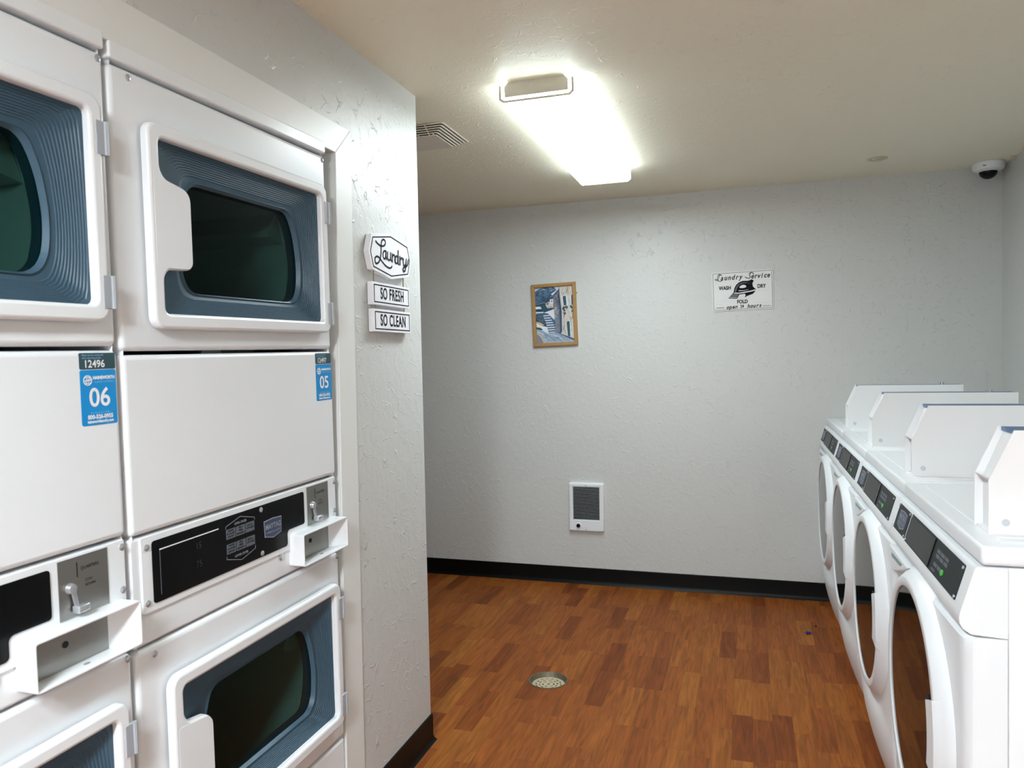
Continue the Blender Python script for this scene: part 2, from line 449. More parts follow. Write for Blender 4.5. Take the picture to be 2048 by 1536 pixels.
# ------------------------------------------------------------------ stacked dryers
WD = 0.683
def screw(parent, u, v, w, r=0.0052, m='chrome'):
    return part('screw', parent, m, revolve, [(0.0, w+.0032), (r*.55, w+.0028), (r, w+.0012), (r, w-.001)], (u, v), 12)
def polar_resample(L, c, n):
    """radius of loop L about c at n even angles"""
    out = []
    for k in range(n):
        a = 2*PI*k/n; d = Vector((math.cos(a), math.sin(a))); best = None
        for i in range(len(L)):
            p, q = Vector(L[i-1])-Vector(c), Vector(L[i])-Vector(c); e = q-p
            den = d.x*e.y-d.y*e.x
            if abs(den) < 1e-12: continue
            t = (p.x*e.y-p.y*e.x)/den; s = (p.x*d.y-p.y*d.x)/den
            if t > 0 and -1e-6 <= s <= 1+1e-6 and (best is None or t > best): best = t
        out.append(best or 0.1)
    return out
def dryer_door(root, vb):
    """door whose bottom edge is at height vb"""
    d = []
    def fr(bm):
        hole = round_poly([(.088, vb+.028), (.088, vb+.108), (.163, vb+.112), (.163, vb+.262), (.088, vb+.276), (.088, vb+.346), (.629, vb+.346), (.629, vb+.028)],
                          [.012, .022, .014, .022, .022, .012, .012, .012])
        solid(bm, rrect(.060, vb, .654, vb+.372, .024), [hole], 0.0055, 0.021, 0.006)
    door = part('door', root, 'white', fr)
    def lip(bm):   # raised pull area of the frame
        solid(bm, round_poly([(.070, vb+.110), (.161, vb+.114), (.161, vb+.260), (.070, vb+.274)], [.008, .014, .02, .008]), (), 0.019, 0.0213, 0.0003)
    part('handle', door, 'white', lip)
    c = (.368, vb+.183); n = 120
    outl = rrect(.076, vb+.016, .641, vb+.358, .02)
    win = round_poly([(.205, vb+.074), (.543, vb+.074), (.566, vb+.10), (.574, vb+.16), (.560, vb+.24), (.534, vb+.288), (.211, vb+.288), (.188, vb+.24), (.174, vb+.16), (.180, vb+.10)],
                     [.02, .02, .03, .06, .06, .02, .02, .06, .06, .03])
    ro, ri = polar_resample(outl, c, n), polar_resample(win, c, n)
    def bowl(bm):
        loops = []; K = 11
        def ring(t, w): return [(c[0]+(ro[k]*(1-t)+ri[k]*t)*math.cos(2*PI*k/n), c[1]+(ro[k]*(1-t)+ri[k]*t)*math.sin(2*PI*k/n), w) for k in range(n)]
        loops.append(ring(0, .007)); loops.append(ring(.16, .006))
        for k in range(K):
            t0 = .20+.62*k/K; w = .006-.0018*k
            loops.append(ring(t0, w)); loops.append(ring(t0+.012, w-.0018))
        loops.append(ring(.90, -.016)); loops.append(ring(.94, -.013)); loops.append(ring(1.0, -.024))
        loft(bm, loops)
    part('door_window', door, 'slate', bowl)
    def pane(bm):
        f = [bm.verts.new((c[0]+ri[k]*math.cos(2*PI*k/n), c[1]+ri[k]*math.sin(2*PI*k/n), -.0235)) for k in range(n)]
        bm.faces.new(f)
    part('window_pane', door, 'pane', pane)
    for hv in (vb+.022, vb+.275):
        h = part('hinge', root, 'hinge', lambda bm: (solid(bm, rect(.640, hv, .659, hv+.055), (), .012, .0225, .0012),
                                                     tube(bm, [(.660, hv, .022), (.660, hv+.055, .022)], .0042, 8)))
    # drum behind the window
    dc = (.342, vb+.175)
    def drum(bm):
        prof = [(.236, -.05), (.236, -.46), (.02, -.475)]
        revolve(bm, prof, dc, 40)
    dr = part('drum', root, 'drum', drum)
    def bulk(bm): solid(bm, rect(.03, vb-.03, .655, vb+.40), [win], -.046, -.026)
    part('bulkhead', root, 'slate', bulk)
    for a in (0.35, 0.35+2*PI/3, 0.35+4*PI/3):
        def baf(bm, a=a):
            P = []
            for w in (-.06, -.44):
                P.append([(dc[0]+r*math.cos(a+o), dc[1]+r*math.sin(a+o), w) for r, o in ((.236, -.16), (.185, -.04), (.185, .04), (.236, .16))])
            loft(bm, P, True, 0, True, True)
        part('baffle', dr, 'drum', baf)

def make_dryer(loc, label):
    root = thing('stacked_dryer', 'left', loc, label, 'dryer', 'stacked dryers in the wall opening')
    def cab(bm):
        b = rect(.008, .0, WD-.006, 1.80)
        loops = [[(u, v, w) for u, v in b] for w in (-.004, -.72)]
        loft(bm, loops, True, 0, False, True)
    part('cabinet', root, 'white', cab)
    part('top_cap', root, 'white', lambda bm: solid(bm, rrect(0.0, 1.797, WD, 1.8285, .004), (), -.03, .004, .004))
    vu, vl = 1.338, 0.325
    def upf(bm): solid(bm, rrect(0, 1.2985, WD, 1.7905, .010), [rect(.09, vu+.03, .63, vu+.345)], -.022, 0.0, .009, 4)
    part('upper_front_panel', root, 'white', upf)
    part('middle_panel', root, 'white', lambda bm: solid(bm, rrect(0, .9715, WD, 1.2915, .010), (), -.022, .001, .009, 4))
    def lof(bm): solid(bm, rrect(0, .276, WD, .766, .010), [rect(.09, vl+.03, .63, vl+.345)], -.022, 0.0, .009, 4)
    part('lower_front_panel', root, 'white', lof)
    part('kick_panel', root, 'white', lambda bm: solid(bm, rrect(0.0, .012, WD, .270, .008), (), -.022, -.001, .008, 3))
    dryer_door(root, vu); dryer_door(root, vl)
    # console
    con = part('console', root, 'white', lambda bm: (solid(bm, rrect(0.0, .771, WD, .967, .006), (), -.022, -.004, .005),
                                                     solid(bm, rrect(.022, .826, WD-.004, .966, .005), (), -.004, -.0005, .0018)))
    bp = [(.047, .840), (.460, .840), (.460, .876), (.532, .876), (.532, .954), (.047, .954)]
    face = part('control_face', root, 'black', lambda bm: solid(bm, round_poly(bp, [.006, .008, .010, .006, .006, .006]), (), -.001, .0012, .0005))
    def marks(bm):
        w = .0016
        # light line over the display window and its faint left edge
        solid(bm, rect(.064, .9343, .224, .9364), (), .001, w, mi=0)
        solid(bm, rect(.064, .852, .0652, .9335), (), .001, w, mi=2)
        text_into(bm, '15', .165, .916, .018, w, 1, 0, mi=3); text_into(bm, '75', .165, .880, .018, w, 1, 0, mi=3)
        # outline joining both rows of buttons
        u0, u1, uc = .246, .340, .293
        for P in ([(u0, .929), (u0, .934), (uc, .946), (u1, .934), (u1, .929)], [(u0, .872), (u0, .866), (uc, .8535), (u1, .866), (u1, .872)]):
            for a, b in zip(P, P[1:]): ribbon(bm, [a, b], .0006, w, mi=1)
        text_into(bm, 'UPPER DRYER', uc, .9335, .0072, w, .9, .0001, mi=1); text_into(bm, 'LOWER DRYER', uc, .8655, .0072, w, .9, .0001, mi=1)
        rows = ((('WHITES', '& COLORS', 'HIGH HEAT'), ('PERM', 'PRESS', 'MEDIUM HEAT'), ('DELICATE', 'LOW HEAT')),)
        for v0 in (.9065, .8755):
            for k in range(3):
                a = u0+.0005+k*.0315
                solid(bm, rrect(a, v0, a+.0295, v0+.0205, .001), (), .001, w, mi=2)
                ls = rows[0][k]
                for j, s in enumerate(ls):
                    text_into(bm, s, a+.0147, v0+.0168-(j+.3*(3-len(ls)))*.0062, .0058 if j < 2 else .0044, w+.0003, .85, .0001, mi=4)
        # badge
        sh = [(.374, .880), (.405, .873), (.436, .880), (.438, .916), (.405, .9185), (.372, .916)]
        solid(bm, sh, (), .001, w, mi=1); solid(bm, offset_loop(ccw(sh), .002), (), .001, w+.0004, mi=5)
        text_into(bm, 'MAYTAG', .405, .9005, .0165, w+.0008, .85, .0004, mi=1)
        text_into(bm, 'COMMERCIAL LAUNDRY', .405, .888, .005, w+.0008, .95, .0001, mi=1)
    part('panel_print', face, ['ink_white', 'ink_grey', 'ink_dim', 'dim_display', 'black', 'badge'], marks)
    for u, v in ((.035, .946), (.033, .845), (.673, .953), (.671, .879)): screw(con, u, v, -.0005, .0062)
    for u, v in ((.364, .945), (.363, .848)): screw(con, u, v, .001, .0058)
    # coin mechanism plate and lever
    pl = part('coin_plate', root, 'steel', lambda bm: solid(bm, rect(.546, .866, .641, .961), (), -.002, .0008))
    def lev(bm):
        revolve(bm, [(0, .010), (.007, .009), (.009, .004), (.009, .0005)], (.566, .914), 14)
        solid(bm, [(.563, .914), (.571, .914), (.577, .884), (.570, .884)], (), .004, .007)
        rbox(bm, (.566, .874, .003), (.588, .886, .018), .002)
    part('coin_lever', pl, 'chrome', lev)
    def plp(bm):
        solid(bm, rect(.580, .928, .5815, .952), (), .0006, .0011)
        text_into(bm, 'QUARTERS', .605, .940, .008, .0011, .9); text_into(bm, 'COIN', .602, .919, .006, .0011, .9); text_into(bm, 'RETURN', .605, .911, .006, .0011, .9)
    part('plate_print', pl, 'ink_black', plp)
    # coin tray guard: open box
    tray = part('coin_tray', root, 'white', lambda bm: (
        solid(bm, rrect(.471, .787, .672, .864, .006), [rrect(.474, .7905, .669, .8605, .003)], -.004, .037, .001),
        solid(bm, [(.632, .7905), (.669, .7905), (.669, .8605), (.632, .8605)], (), -.003, .0005),
        loft(bm, [[(.634, v, .0012), (.6695, v, .035), (.6695, v, .0012)] for v in (.7908, .8602)], True, 0, True, True)))
    part('tray_plate', tray, 'steel', lambda bm: solid(bm, rect(.474, .7905, .669, .8605), (), -.003, .0015))
    part('lock_hole', tray, 'dark', lambda bm: revolve(bm, [(0, .0022), (.0055, .0022), (.0055, .001)], (.552, .829), 14))
    for vv in (.7912, .8598):
        part('screw_hole', tray, 'ink_grey', lambda bm: loft(bm, [[(.575+.006*math.cos(a*PI/6), vv-.0003, .018+.0035*math.sin(a*PI/6)) for a in range(12)], [(.575+.006*math.cos(a*PI/6), vv+.0003, .018+.0035*math.sin(a*PI/6)) for a in range(12)]], True, 0, True, True))
    screw(con, .437, .819, -.003, .0085); 
    for u, v in ((.043, 1.777), (.671, 1.779), (.043, .749), (.674, .756)): screw(root, u, v, 0.0, .0062)
    return root

M_['dim_display'] = mat('dim_display_digits', rgb(30, 46, 42), 0.5)
def sticker(root, num, machine, lab):
    w = .0022
    s = part('service_sticker', root, 'blue', lambda bm: solid(bm, rrect(.604, 1.168, .676, 1.2595, .004), (), .0005, w-.0008))
    t = part('machine_tag', root, 'teal', lambda bm: solid(bm, rrect(.604, 1.2605, .676, 1.2875, .003), (), .0005, w-.0008))
    def tp(bm):
        text_into(bm, 'Please use this machine ID', .609, 1.2838, .0042, w-.0004, .95, align='LEFT', mi=1)
        text_into(bm, 'when reporting service', .609, 1.2793, .0042, w-.0004, .95, align='LEFT', mi=1)
        text_into(bm, machine, .633, 1.2689, .0172, w-.0004, .98, .0003)
    part('tag_print', t, ['ink_white', 'ink_pale'], tp)
    def sp(bm):
        z = w-.0004
        solid(bm, circle(.6185, 1.2425, .0085, 28), [circle(.6185, 1.2425, .0072, 28)], .001, z)
        for P in ([(.613, 1.2465), (.617, 1.2485), (.617, 1.244), (.6125, 1.2415)], [(.624, 1.2385), (.620, 1.2365), (.620, 1.241), (.6245, 1.2435)], [(.6185, 1.2475), (.6225, 1.2475)], [(.6145, 1.2375), (.6185, 1.2375)], [(.6145, 1.2395), (.6225, 1.2455)]):
            ribbon(bm, P, .0009, z)
        text_into(bm, 'HAINSWORTH', .651, 1.2462, .0072, z, .92, .0004)
        text_into(bm, 'LAUNDRY COMPANY', .651, 1.2393, .0042, z, 1.0, mi=1)
        text_into(bm, num, .641, 1.2125, .043, z, 1.0, .0007)
        text_into(bm, 'For Service or Info:', .641, 1.1885, .0045, z, 1.1, mi=1)
        text_into(bm, '800-526-0955', .641, 1.1815, .0092, z, .98, .0004)
        text_into(bm, 'hainsworthlaundry.com', .641, 1.1740, .0065, z, .85, .0003)
    part('sticker_print', s, ['ink_white', 'ink_pale'], sp)

TILT = -0.0125
dryer = make_dryer((XL+.0005, 1.0475, 0), 'white stacked dryer with blue sticker 05, beside the white casing')
dryer2 = dup(dryer, ())
dryer2['label'] = 'white stacked dryer with blue sticker 06, cut off by the left edge'
for d, y in ((dryer, 1.0475), (dryer2, 0.3555)):
    frame(d, 'left', (XL+.0005, y, 0.0085)); d.matrix_world = d.matrix_world @ Matrix.Rotation(-TILT, 4, 'Z')
sticker(dryer, '05', '12497', 0)
sticker(dryer2, '06', '12496', 0)

# ------------------------------------------------------------------ washing machines
WW = 0.664
XW = 0.350
CD = (.332, .535)
def make_washer(label):
    root = thing('washing_machine', 'right', (XW, 0, 0), label, 'washing machine', 'front-load washers along the right wall')
    part('cabinet', root, 'white', lambda bm: rbox(bm, (0.002, 0.0, -.745), (WW-.002, .906, -.0665), .003))
    # lower front shell: bulged, swept back at the foot
    def shell(bm):
        nu, nv = 24, 20; vs = [.0+.0*i for i in range(0)]
        hs = [0, .015, .03, .05, .08, .12, .16, .20, .235, .25, .262, .275, .3, .35, .45, .55, .65, .72, .76, .776, .783]
        us = [.002+(WW-.004)*i/nu for i in range(nu+1)]
        us = [.002, .003, .006, .012, .02, .035]+[.06+(WW-.12)*i/14 for i in range(15)]+[WW-.035, WW-.02, WW-.012, WW-.006, WW-.003, WW-.002]
        def W(u, v):
            x = 2*(u-.5*WW)/WW
            s = .007*(1-x*x) - 0.001
            edge = min(u-.002, WW-.002-u)
            if edge < .033: s -= .012*(1-edge/.033)**3
            if v < .27:
                t = (.27-v)/.27
                s += .016*math.sin(min(1, t*4)*PI/2)*(1-x*x) - .066*t*t
            if v > .776: s -= .006*((v-.776)/.007)
            return s
        grid = [[bm.verts.new((u, v, W(u, v))) for u in us] for v in hs]
        for r0, r1 in zip(grid, grid[1:]):
            for i in range(1, len(us)): bm.faces.new((r0[i-1], r0[i], r1[i], r1[i-1]))
        # sides, bottom and top back to the seam
        bd = grid[0][:]+[r[-1] for r in grid[1:]]+grid[-1][-2::-1]+[r[0] for r in grid[-2:0:-1]]
        bk = [bm.verts.new((v.co.x, v.co.y, -.0655)) for v in bd]
        for i in range(len(bd)): bm.faces.new((bd[i-1], bd[i], bk[i], bk[i-1]))
    part('front_panel', root, 'white_plastic', shell)
    # console with sloping face
    con_prof = [(-.0655, .9065), (-.020, .9065), (-.0165, .9035), (-.0150, .900), (.0065, .826), (.0085, .816), (.0075, .806), (.002, .7965), (-.010, .788), (-.0655, .7845)]
    con = part('console', root, 'white_plastic', lambda bm: extrude_profile(bm, con_prof, .001, WW-.001))
    sl = Vector((.0215, -.074)).normalized()          # down the slope, in (w, v)
    nrm = Vector((.074, .0215)).normalized()
    def slope(u, s, h): return (u, .900+sl.y*s+nrm.y*h, -.0150+sl.x*s+nrm.x*h)
    def plate(bm, outer, h0, h1, mi=0): solid(bm, outer, (), h0, h1, mi=mi, axes=lambda u, s, h: slope(u, -s, h))
    lp = part('logo_plate', root, 'charcoal', lambda bm: plate(bm, rrect(.026, -.068, .158, -.006, .003), -.001, .0015))
    def lpr(bm):
        sh = [(.055, -.053), (.093, -.060), (.131, -.053), (.134, -.018), (.093, -.0145), (.052, -.018)]
        plate(bm, sh, .001, .0019, 0); plate(bm, offset_loop(ccw(sh), .0022), .001, .0022, 1)
        b2 = bmesh.new(); text_into(b2, 'MAYTAG', .093, -.031, .017, .0, .95, .0004); text_into(b2, 'COMMERCIAL LAUNDRY', .093, -.045, .0058, 0, .9, .0001)
        mp = {v: bm.verts.new(slope(v.co.x, -v.co.y, .0025)) for v in b2.verts}
        for f in b2.faces: bm.faces.new([mp[v] for v in f.verts]).material_index = 0
        b2.free()
    part('badge', lp, ['ink_grey', 'badge'], lpr)
    mp_ = part('control_panel', root, 'charcoal', lambda bm: plate(bm, rrect(.170, -.070, .620, -.004, .003), -.001, .0015))
    part('display_window', mp_, 'charcoal2', lambda bm: plate(bm, rrect(.178, -.0665, .392, -.0085, .002), .001, .0021))
    part('display_bar', mp_, 'black', lambda bm: plate(bm, rect(.394, -.068, .410, -.006), .001, .0035))
    def cpr(bm):
        for k, (u, s, n) in enumerate(((.440, .020, 3), (.440, .030, 3), (.440, .047, 2))):
            for j in range(n):
                plate(bm, rrect(u+j*.030, -s-.007, u+j*.030+.026, -s, .001), .001, .0019, 0)
        plate(bm, rrect(.432, -.064, .462, -.0605, .001), .001, .0019, 0)
    part('panel_print', mp_, 'ink_dim', cpr)
    part('start_button', mp_, 'green', lambda bm: plate(bm, circle(.508, -.0515, .0085, 18, .006), .001, .003))
    for u, s in ((.031, .010), (.152, .010), (.031, .064), (.152, .064)):
        part('screw', lp, 'chrome', lambda bm: plate(bm, circle(u, -s, .0035, 10), .001, .0032))
    for u, s in ((.176, .009), (.613, .010), (.176, .065), (.613, .065)):
        part('screw', mp_, 'chrome', lambda bm: plate(bm, circle(u, -s, .0035, 10), .001, .0032))
    # soap drawer
    dp = [(.010, .780), (.010, .724), (.036, .716), (.175, .752), (.262, .786), (.01, .786)]
    dw = part('soap_drawer', root, 'white_plastic', lambda bm: solid(bm, round_poly([(.016, .787), (.016, .738), (.060, .728), (.210, .772), (.245, .787)], [.002, .006, .02, .02, .002]), (), .0, .0125, .003))
    part('drawer_grip', dw, 'teal_glass', lambda bm: solid(bm, round_poly([(.050, .774), (.047, .763), (.160, .768), (.180, .778)], .003), (), .011, .0132))
    # lid
    lid = part('lid', root, 'white_plastic', lambda bm: rbox(bm, (-.0005, .9085, -.752), (WW+.0005, .9435, -.025), .007))
    part('lid_inset', lid, 'white_plastic', lambda bm: rbox(bm, (.030, .940, -.735), (WW-.030, .9452, -.062), .0015))
    # door ring
    prof = [(.228, .012), (.228, .0265), (.2295, .0275), (.246, .0275), (.2485, .0265), (.263, .012), (.272, -.002), (.274, -.012)]
    def ring(bm):
        loops = []; n = 72
        for i in range(n):
            a = 2*PI*i/n; L = []
            for r, w in prof:
                k = 1.0
                if r > .249 and math.sin(a) > .3: k = 1-(.02*(math.sin(a)-.3)/.7)*(r-.249)/.025
                if r > .249: k *= 1+.05*abs(math.cos(a))*(r-.249)/.025
                L.append((CD[0]+r*k*math.cos(a), CD[1]+r*k*math.sin(a), w))
            loops.append(L)
        loft(bm, loops+[loops[0]], False)
    door = part('door', root, 'white_plastic', ring)
    def glass(bm):
        revolve(bm, [(0, .0262), (.06, .0261), (.12, .0258), (.17, .0253), (.205, .0247), (.2295, .024)], CD, 72)
    part('door_glass', door, 'mirror', glass)
    a0, a1 = -.25, .36
    hp = [(.197, .0235), (.197, .0295), (.201, .0325), (.2455, .0305), (.268, .0125), (.281, .000), (.281, -.01), (.25, .004)]
    part('door_handle', door, 'white_plastic', lambda bm: revolve(bm, hp, CD, 14, 0, a0, a1, True))
    part('grip_recess', door, 'dark', lambda bm: revolve(bm, [(.172, .0225), (.173, .0266), (.200, .0266), (.200, .0225)], CD, 14, 0, a0-.0, a1+.05, True))
    # coin meter box on the lid
    b0, b1 = .490, .582      # far and near side plates
    bf, bt, bb = -.058, 1.1335, .9445
    side = [(bf, bb), (bf, 1.044), (bf-.040, bt), (-.500, bt), (-.500, bb)]
    bx = part('coin_meter_box', root, 'boxwhite', lambda bm: [solid(bm, [(w, v) for w, v in side], (), u, u+.0035, axes=lambda w, v, t: (t, v, w)) for u in (b0, b1-.0035)])
    ins = [(bf-.014, bb), (bf-.014, 1.040), (bf-.049, bt-.006), (-.498, bt-.006), (-.498, bb)]
    part('box_core', bx, 'boxwhite', lambda bm: solid(bm, ins, (), b0+.002, b1-.002, axes=lambda w, v, t: (t, v, w)))
    def gus(bm):
        loft(bm, [[(u, 1.044, bf-.001), (u, 1.046, bf-.001), (u, 1.040, bf-.015), (u, 1.038, bf-.015)] for u in (b0+.003, b1-.003)], True, 0, True, True)
    part('box_flange', bx, 'boxwhite', gus)
    part('box_top', bx, 'bluefilm', lambda bm: solid(bm, rect(b0+.001, .498, b1-.001, .498-.0) if False else [(b0+.0008, -(bf-.044)), (b1-.0008, -(bf-.044)), (b1-.0008, .4995), (b0+.0008, .4995)], (), bt-.007, bt-.0005, axes=lambda u, m, t: (u, t, -m)))
    part('box_lock', bx, 'chrome', lambda bm: loft(bm, [[(.536+.007*math.cos(k*PI/6), bt-.001+h, -.43+.007*math.sin(k*PI/6)) for k in range(12)] for h in (0, .010)], True, 0, True, True))
    part('box_base', bx, 'boxwhite', lambda bm: rbox(bm, (b0-.004, bb-.002, -.505), (b1+.022, bb+.0025, bf-.004), .0008))
    part('box_rivet', bx, 'rivet', lambda bm: solid(bm, circle(0, 0, .0065, 16), (), 0, .0012, axes=lambda p, q, t: (b1+t-.0002, .968+q, bf-.027+p)))
    return root
labels = ['white front-load washer, nearest of the row, cut by the right edge',
          'white front-load washer behind the nearest one, its door reflecting wall and floor',
          'white front-load washer third from the viewer, beside the far one',
          'white front-load washer against the far wall, smallest in the row']
washer = make_washer(labels[0])
PITCHW = 0.668
for i in range(4):
    o = washer if i == 0 else dup(washer)
    o['label'] = labels[i]
    frame(o, 'right', (XW, 1.451+WW+PITCHW*i, 0))

# ------------------------------------------------------------------ ceiling fixtures
def lamp(name, loc, length, diff, label, spin=0.0):
    """wrap-around fluorescent: origin at the ceiling, near end; u across, -v along the room"""
    root = thing(name, 'ceiling', loc, label, 'ceiling light', None, spin)
    H = .0600
    part('housing', root, 'lampmetal', lambda bm: solid(bm, [(-.102, .012), (-.090, .0), (.090, .0), (.102, .012), (.102, .046), (-.102, .046)], (), 0, length, axes=lambda u, h, t: (u, -t, h)))
    out = [(-.118, .010), (-.118, .050), (-.106, .0600), (.106, .0600), (.118, .050), (.118, .010)]
    inn = [(.1155, .010), (.1155, .049), (.105, .0575), (-.105, .0575), (-.1155, .049), (-.1155, .010)]
    def dif(bm):
        solid(bm, out+inn, (), .004, length-.004, axes=lambda u, h, t: (u, -t, h))
        bm.normal_update()
        for f in bm.faces:
            if abs(f.normal.x) > .6: f.material_index = 1
    part('diffuser', root, [diff, 'diffuser_side'], dif)
    for t0 in (0.0, length-.004):
        part('end_trim', root, 'lampmetal', lambda bm: solid(bm, [(-.120, .008), (-.120, .051), (-.107, .0615), (.107, .0615), (.120, .051), (.120, .008)] + [(.113, .008), (.113, .0475), (.103, .0553), (-.103, .0553), (-.113, .0475), (-.113, .008)], (), t0, t0+.004, axes=lambda u, h, t: (u, -t, h)))
    part('knockout', root, 'lampmetal', lambda bm: solid(bm, circle(-.01, .022, .0115, 20), [circle(-.01, .022, .0100, 20)], -.0006, .001, axes=lambda u, h, t: (u, -t, h)))
    return root
lamp('wrap_light', (-.622, 2.27, ZC), 1.215, 'diffuser', 'long white fluorescent wrap light glowing on the ceiling', math.radians(-0.35))
lamp('wrap_light', (-.38, -1.5, ZC), 1.215, 'diffuser_fill', 'unseen wrap light added on the ceiling behind the viewer to brighten the machine fronts')  # unseen fixture, added so the machine fronts get enough light

# exhaust vent
VX0, VY0 = -1.05, 2.55
vent = thing('exhaust_vent', 'ceiling', (VX0, VY0, ZC), 'cream square louvered exhaust vent on the ceiling beside the wall corner', 'vent')
S = .272
def vent_mesh(bm):
    # u runs to -x from the corner, along = +y ; local u=x-VX0, v=-(y-VY0), w down
    for k in range(6):
        i = .0095*k; h = .002+.0052*k
        o_ = rrect(-S+i, -S+i, -i, -i, .010)
        n_ = rrect(-S+i+.0085, -S+i+.0085, -i-.0085, -i-.0085, .006)
        solid(bm, o_, [n_] if k < 5 else (), h, h+.0024, .001)
    for q in (.06, .12, .18):   # thin ribs joining the louvers
        box(bm, (-q-.001, -S+.045, .001), (-q+.001, -.045, .028))
        for e in (-.045, -.030, -.015): pass
        solid(bm, [(-q-.0012, 0.0), (-q+.0012, 0.0), (-q+.0012, .0), (-q-.0012, .0)], ()) if False else None
part('grille', vent, 'vent', vent_mesh)
part('vent_cavity', vent, 'dark', lambda bm: loft(bm, [[(-S+.006, -S+.006, 0.0005), (-.006, -S+.006, 0.0005), (-.006, -.006, 0.0005), (-S+.006, -.006, .0005)],
                                                     [(-S+.055, -S+.055, .026), (-.055, -S+.055, .026), (-.055, -.055, .026), (-S+.055, -.055, .026)]], True, 0, True, True))
def ribs(bm):
    for q in (.075, .135, .195):
        bm2 = [(-q-.0013, -.002, .004), (-q+.0013, -.002, .004), (-q+.0013, -.049, .0305), (-q-.0013, -.049, .0305)]
        loft(bm, [bm2, [(a, b, c-.004) for a, b, c in bm2]], True, 0, True, True)
part('grille_rib', vent, 'vent', ribs)

# dome camera
camd = thing('dome_camera', 'ceiling', (1.072, 4.035, ZC), 'small white dome security camera in the far right ceiling corner', 'security camera')
part('camera_base', camd, 'white_plastic', lambda bm: revolve(bm, [(0, 0), (.064, 0), (.067, .004), (.066, .022), (.061, .034), (.050, .040), (.036, .042)], (0, 0), 36))
part('camera_dome', camd, 'black', lambda bm: revolve(bm, [(.040, .040)]+[(.038*math.cos(a*PI/16), .041+.034*math.sin(a*PI/16)) for a in range(9)], (0, 0), 28))
part('camera_logo', camd, 'ink_dim', lambda bm: solid(bm, rect(-.012, .020, .012, .024), (), .0655, .0672, axes=lambda u, h, t: (u*.8-.028, t*.905, h)))
# patch on the ceiling
pt = thing('ceiling_patch', 'ceiling', (.560, 3.745, ZC), 'small cream patched hole in the ceiling left of the camera', 'patch')
part('putty', pt, 'putty', lambda bm: (revolve(bm, [(.024, .0004), (.030, .004), (.037, .0045), (.044, .0004)], (0, 0), 22), revolve(bm, [(0, .006), (.012, .005), (.018, .0004)], (.006, .0), 12)))
part('hole', pt, 'dark', lambda bm: revolve(bm, [(0, .0028), (.006, .0026), (.007, .0004)], (.034, .004), 10))
for k, yy in enumerate((3.93, 3.78)):
    c = part('cable_clip', None, 'putty', lambda bm: (rbox(bm, (XR-.020, yy-.008, ZC-.016), (XR, yy+.008, ZC-.0005), .003), tube(bm, [(XR-.008, yy-.012, ZC-.012), (XR-.008, yy+.012, ZC-.012)], .004, 8)))
    tag(c, ('small cream cable clip in the ceiling corner just right of the dome camera', 'small cream cable clip at the right picture edge above the washers')[k], 'cable clip', 'cable clips in the ceiling corner')

# ------------------------------------------------------------------ far wall: picture, tin sign, heater
YBW = YB
pic = thing('framed_picture', 'back', (-1.0435, YBW, 1.5235), 'oak framed village street painting hanging on the far wall', 'picture', None, math.radians(1.6))
PW, PH = .256, .352
part('frame', pic, 'oak', lambda bm: [solid(bm, q, (), 0.0, .020, .003) for q in (
    [(-PW/2, -PH/2), (PW/2, -PH/2), (PW/2-.019, -PH/2+.019), (-PW/2+.019, -PH/2+.019)],
    [(PW/2, -PH/2), (PW/2, PH/2), (PW/2-.019, PH/2-.019), (PW/2-.019, -PH/2+.019)],
    [(PW/2, PH/2), (-PW/2, PH/2), (-PW/2+.019, PH/2-.019), (PW/2-.019, PH/2-.019)],
    [(-PW/2, PH/2), (-PW/2, -PH/2), (-PW/2+.019, -PH/2+.019), (-PW/2+.019, PH/2-.019)])])
part('frame_hook', pic, 'cord', lambda bm: solid(bm, circle(PW/2+.003, .115, .004, 10), (), .0, .004))
random.seed(11)
pcols = {'sky': (206, 212, 222), 'blue': (62, 98, 132), 'deep': (38, 66, 92), 'teal': (34, 86, 96), 'cream': (206, 200, 190), 'beige': (176, 168, 156),
         'grey': (122, 128, 142), 'white': (222, 224, 232), 'road': (160, 174, 194), 'ochre': (196, 182, 140), 'brown': (120, 104, 92), 'mist': (112, 140, 166), 'slate': (74, 88, 112)}
pk = list(pcols)
for k in pk: M_['paint_'+k] = mat('paint_'+k, rgb(*pcols[k]), 0.5)
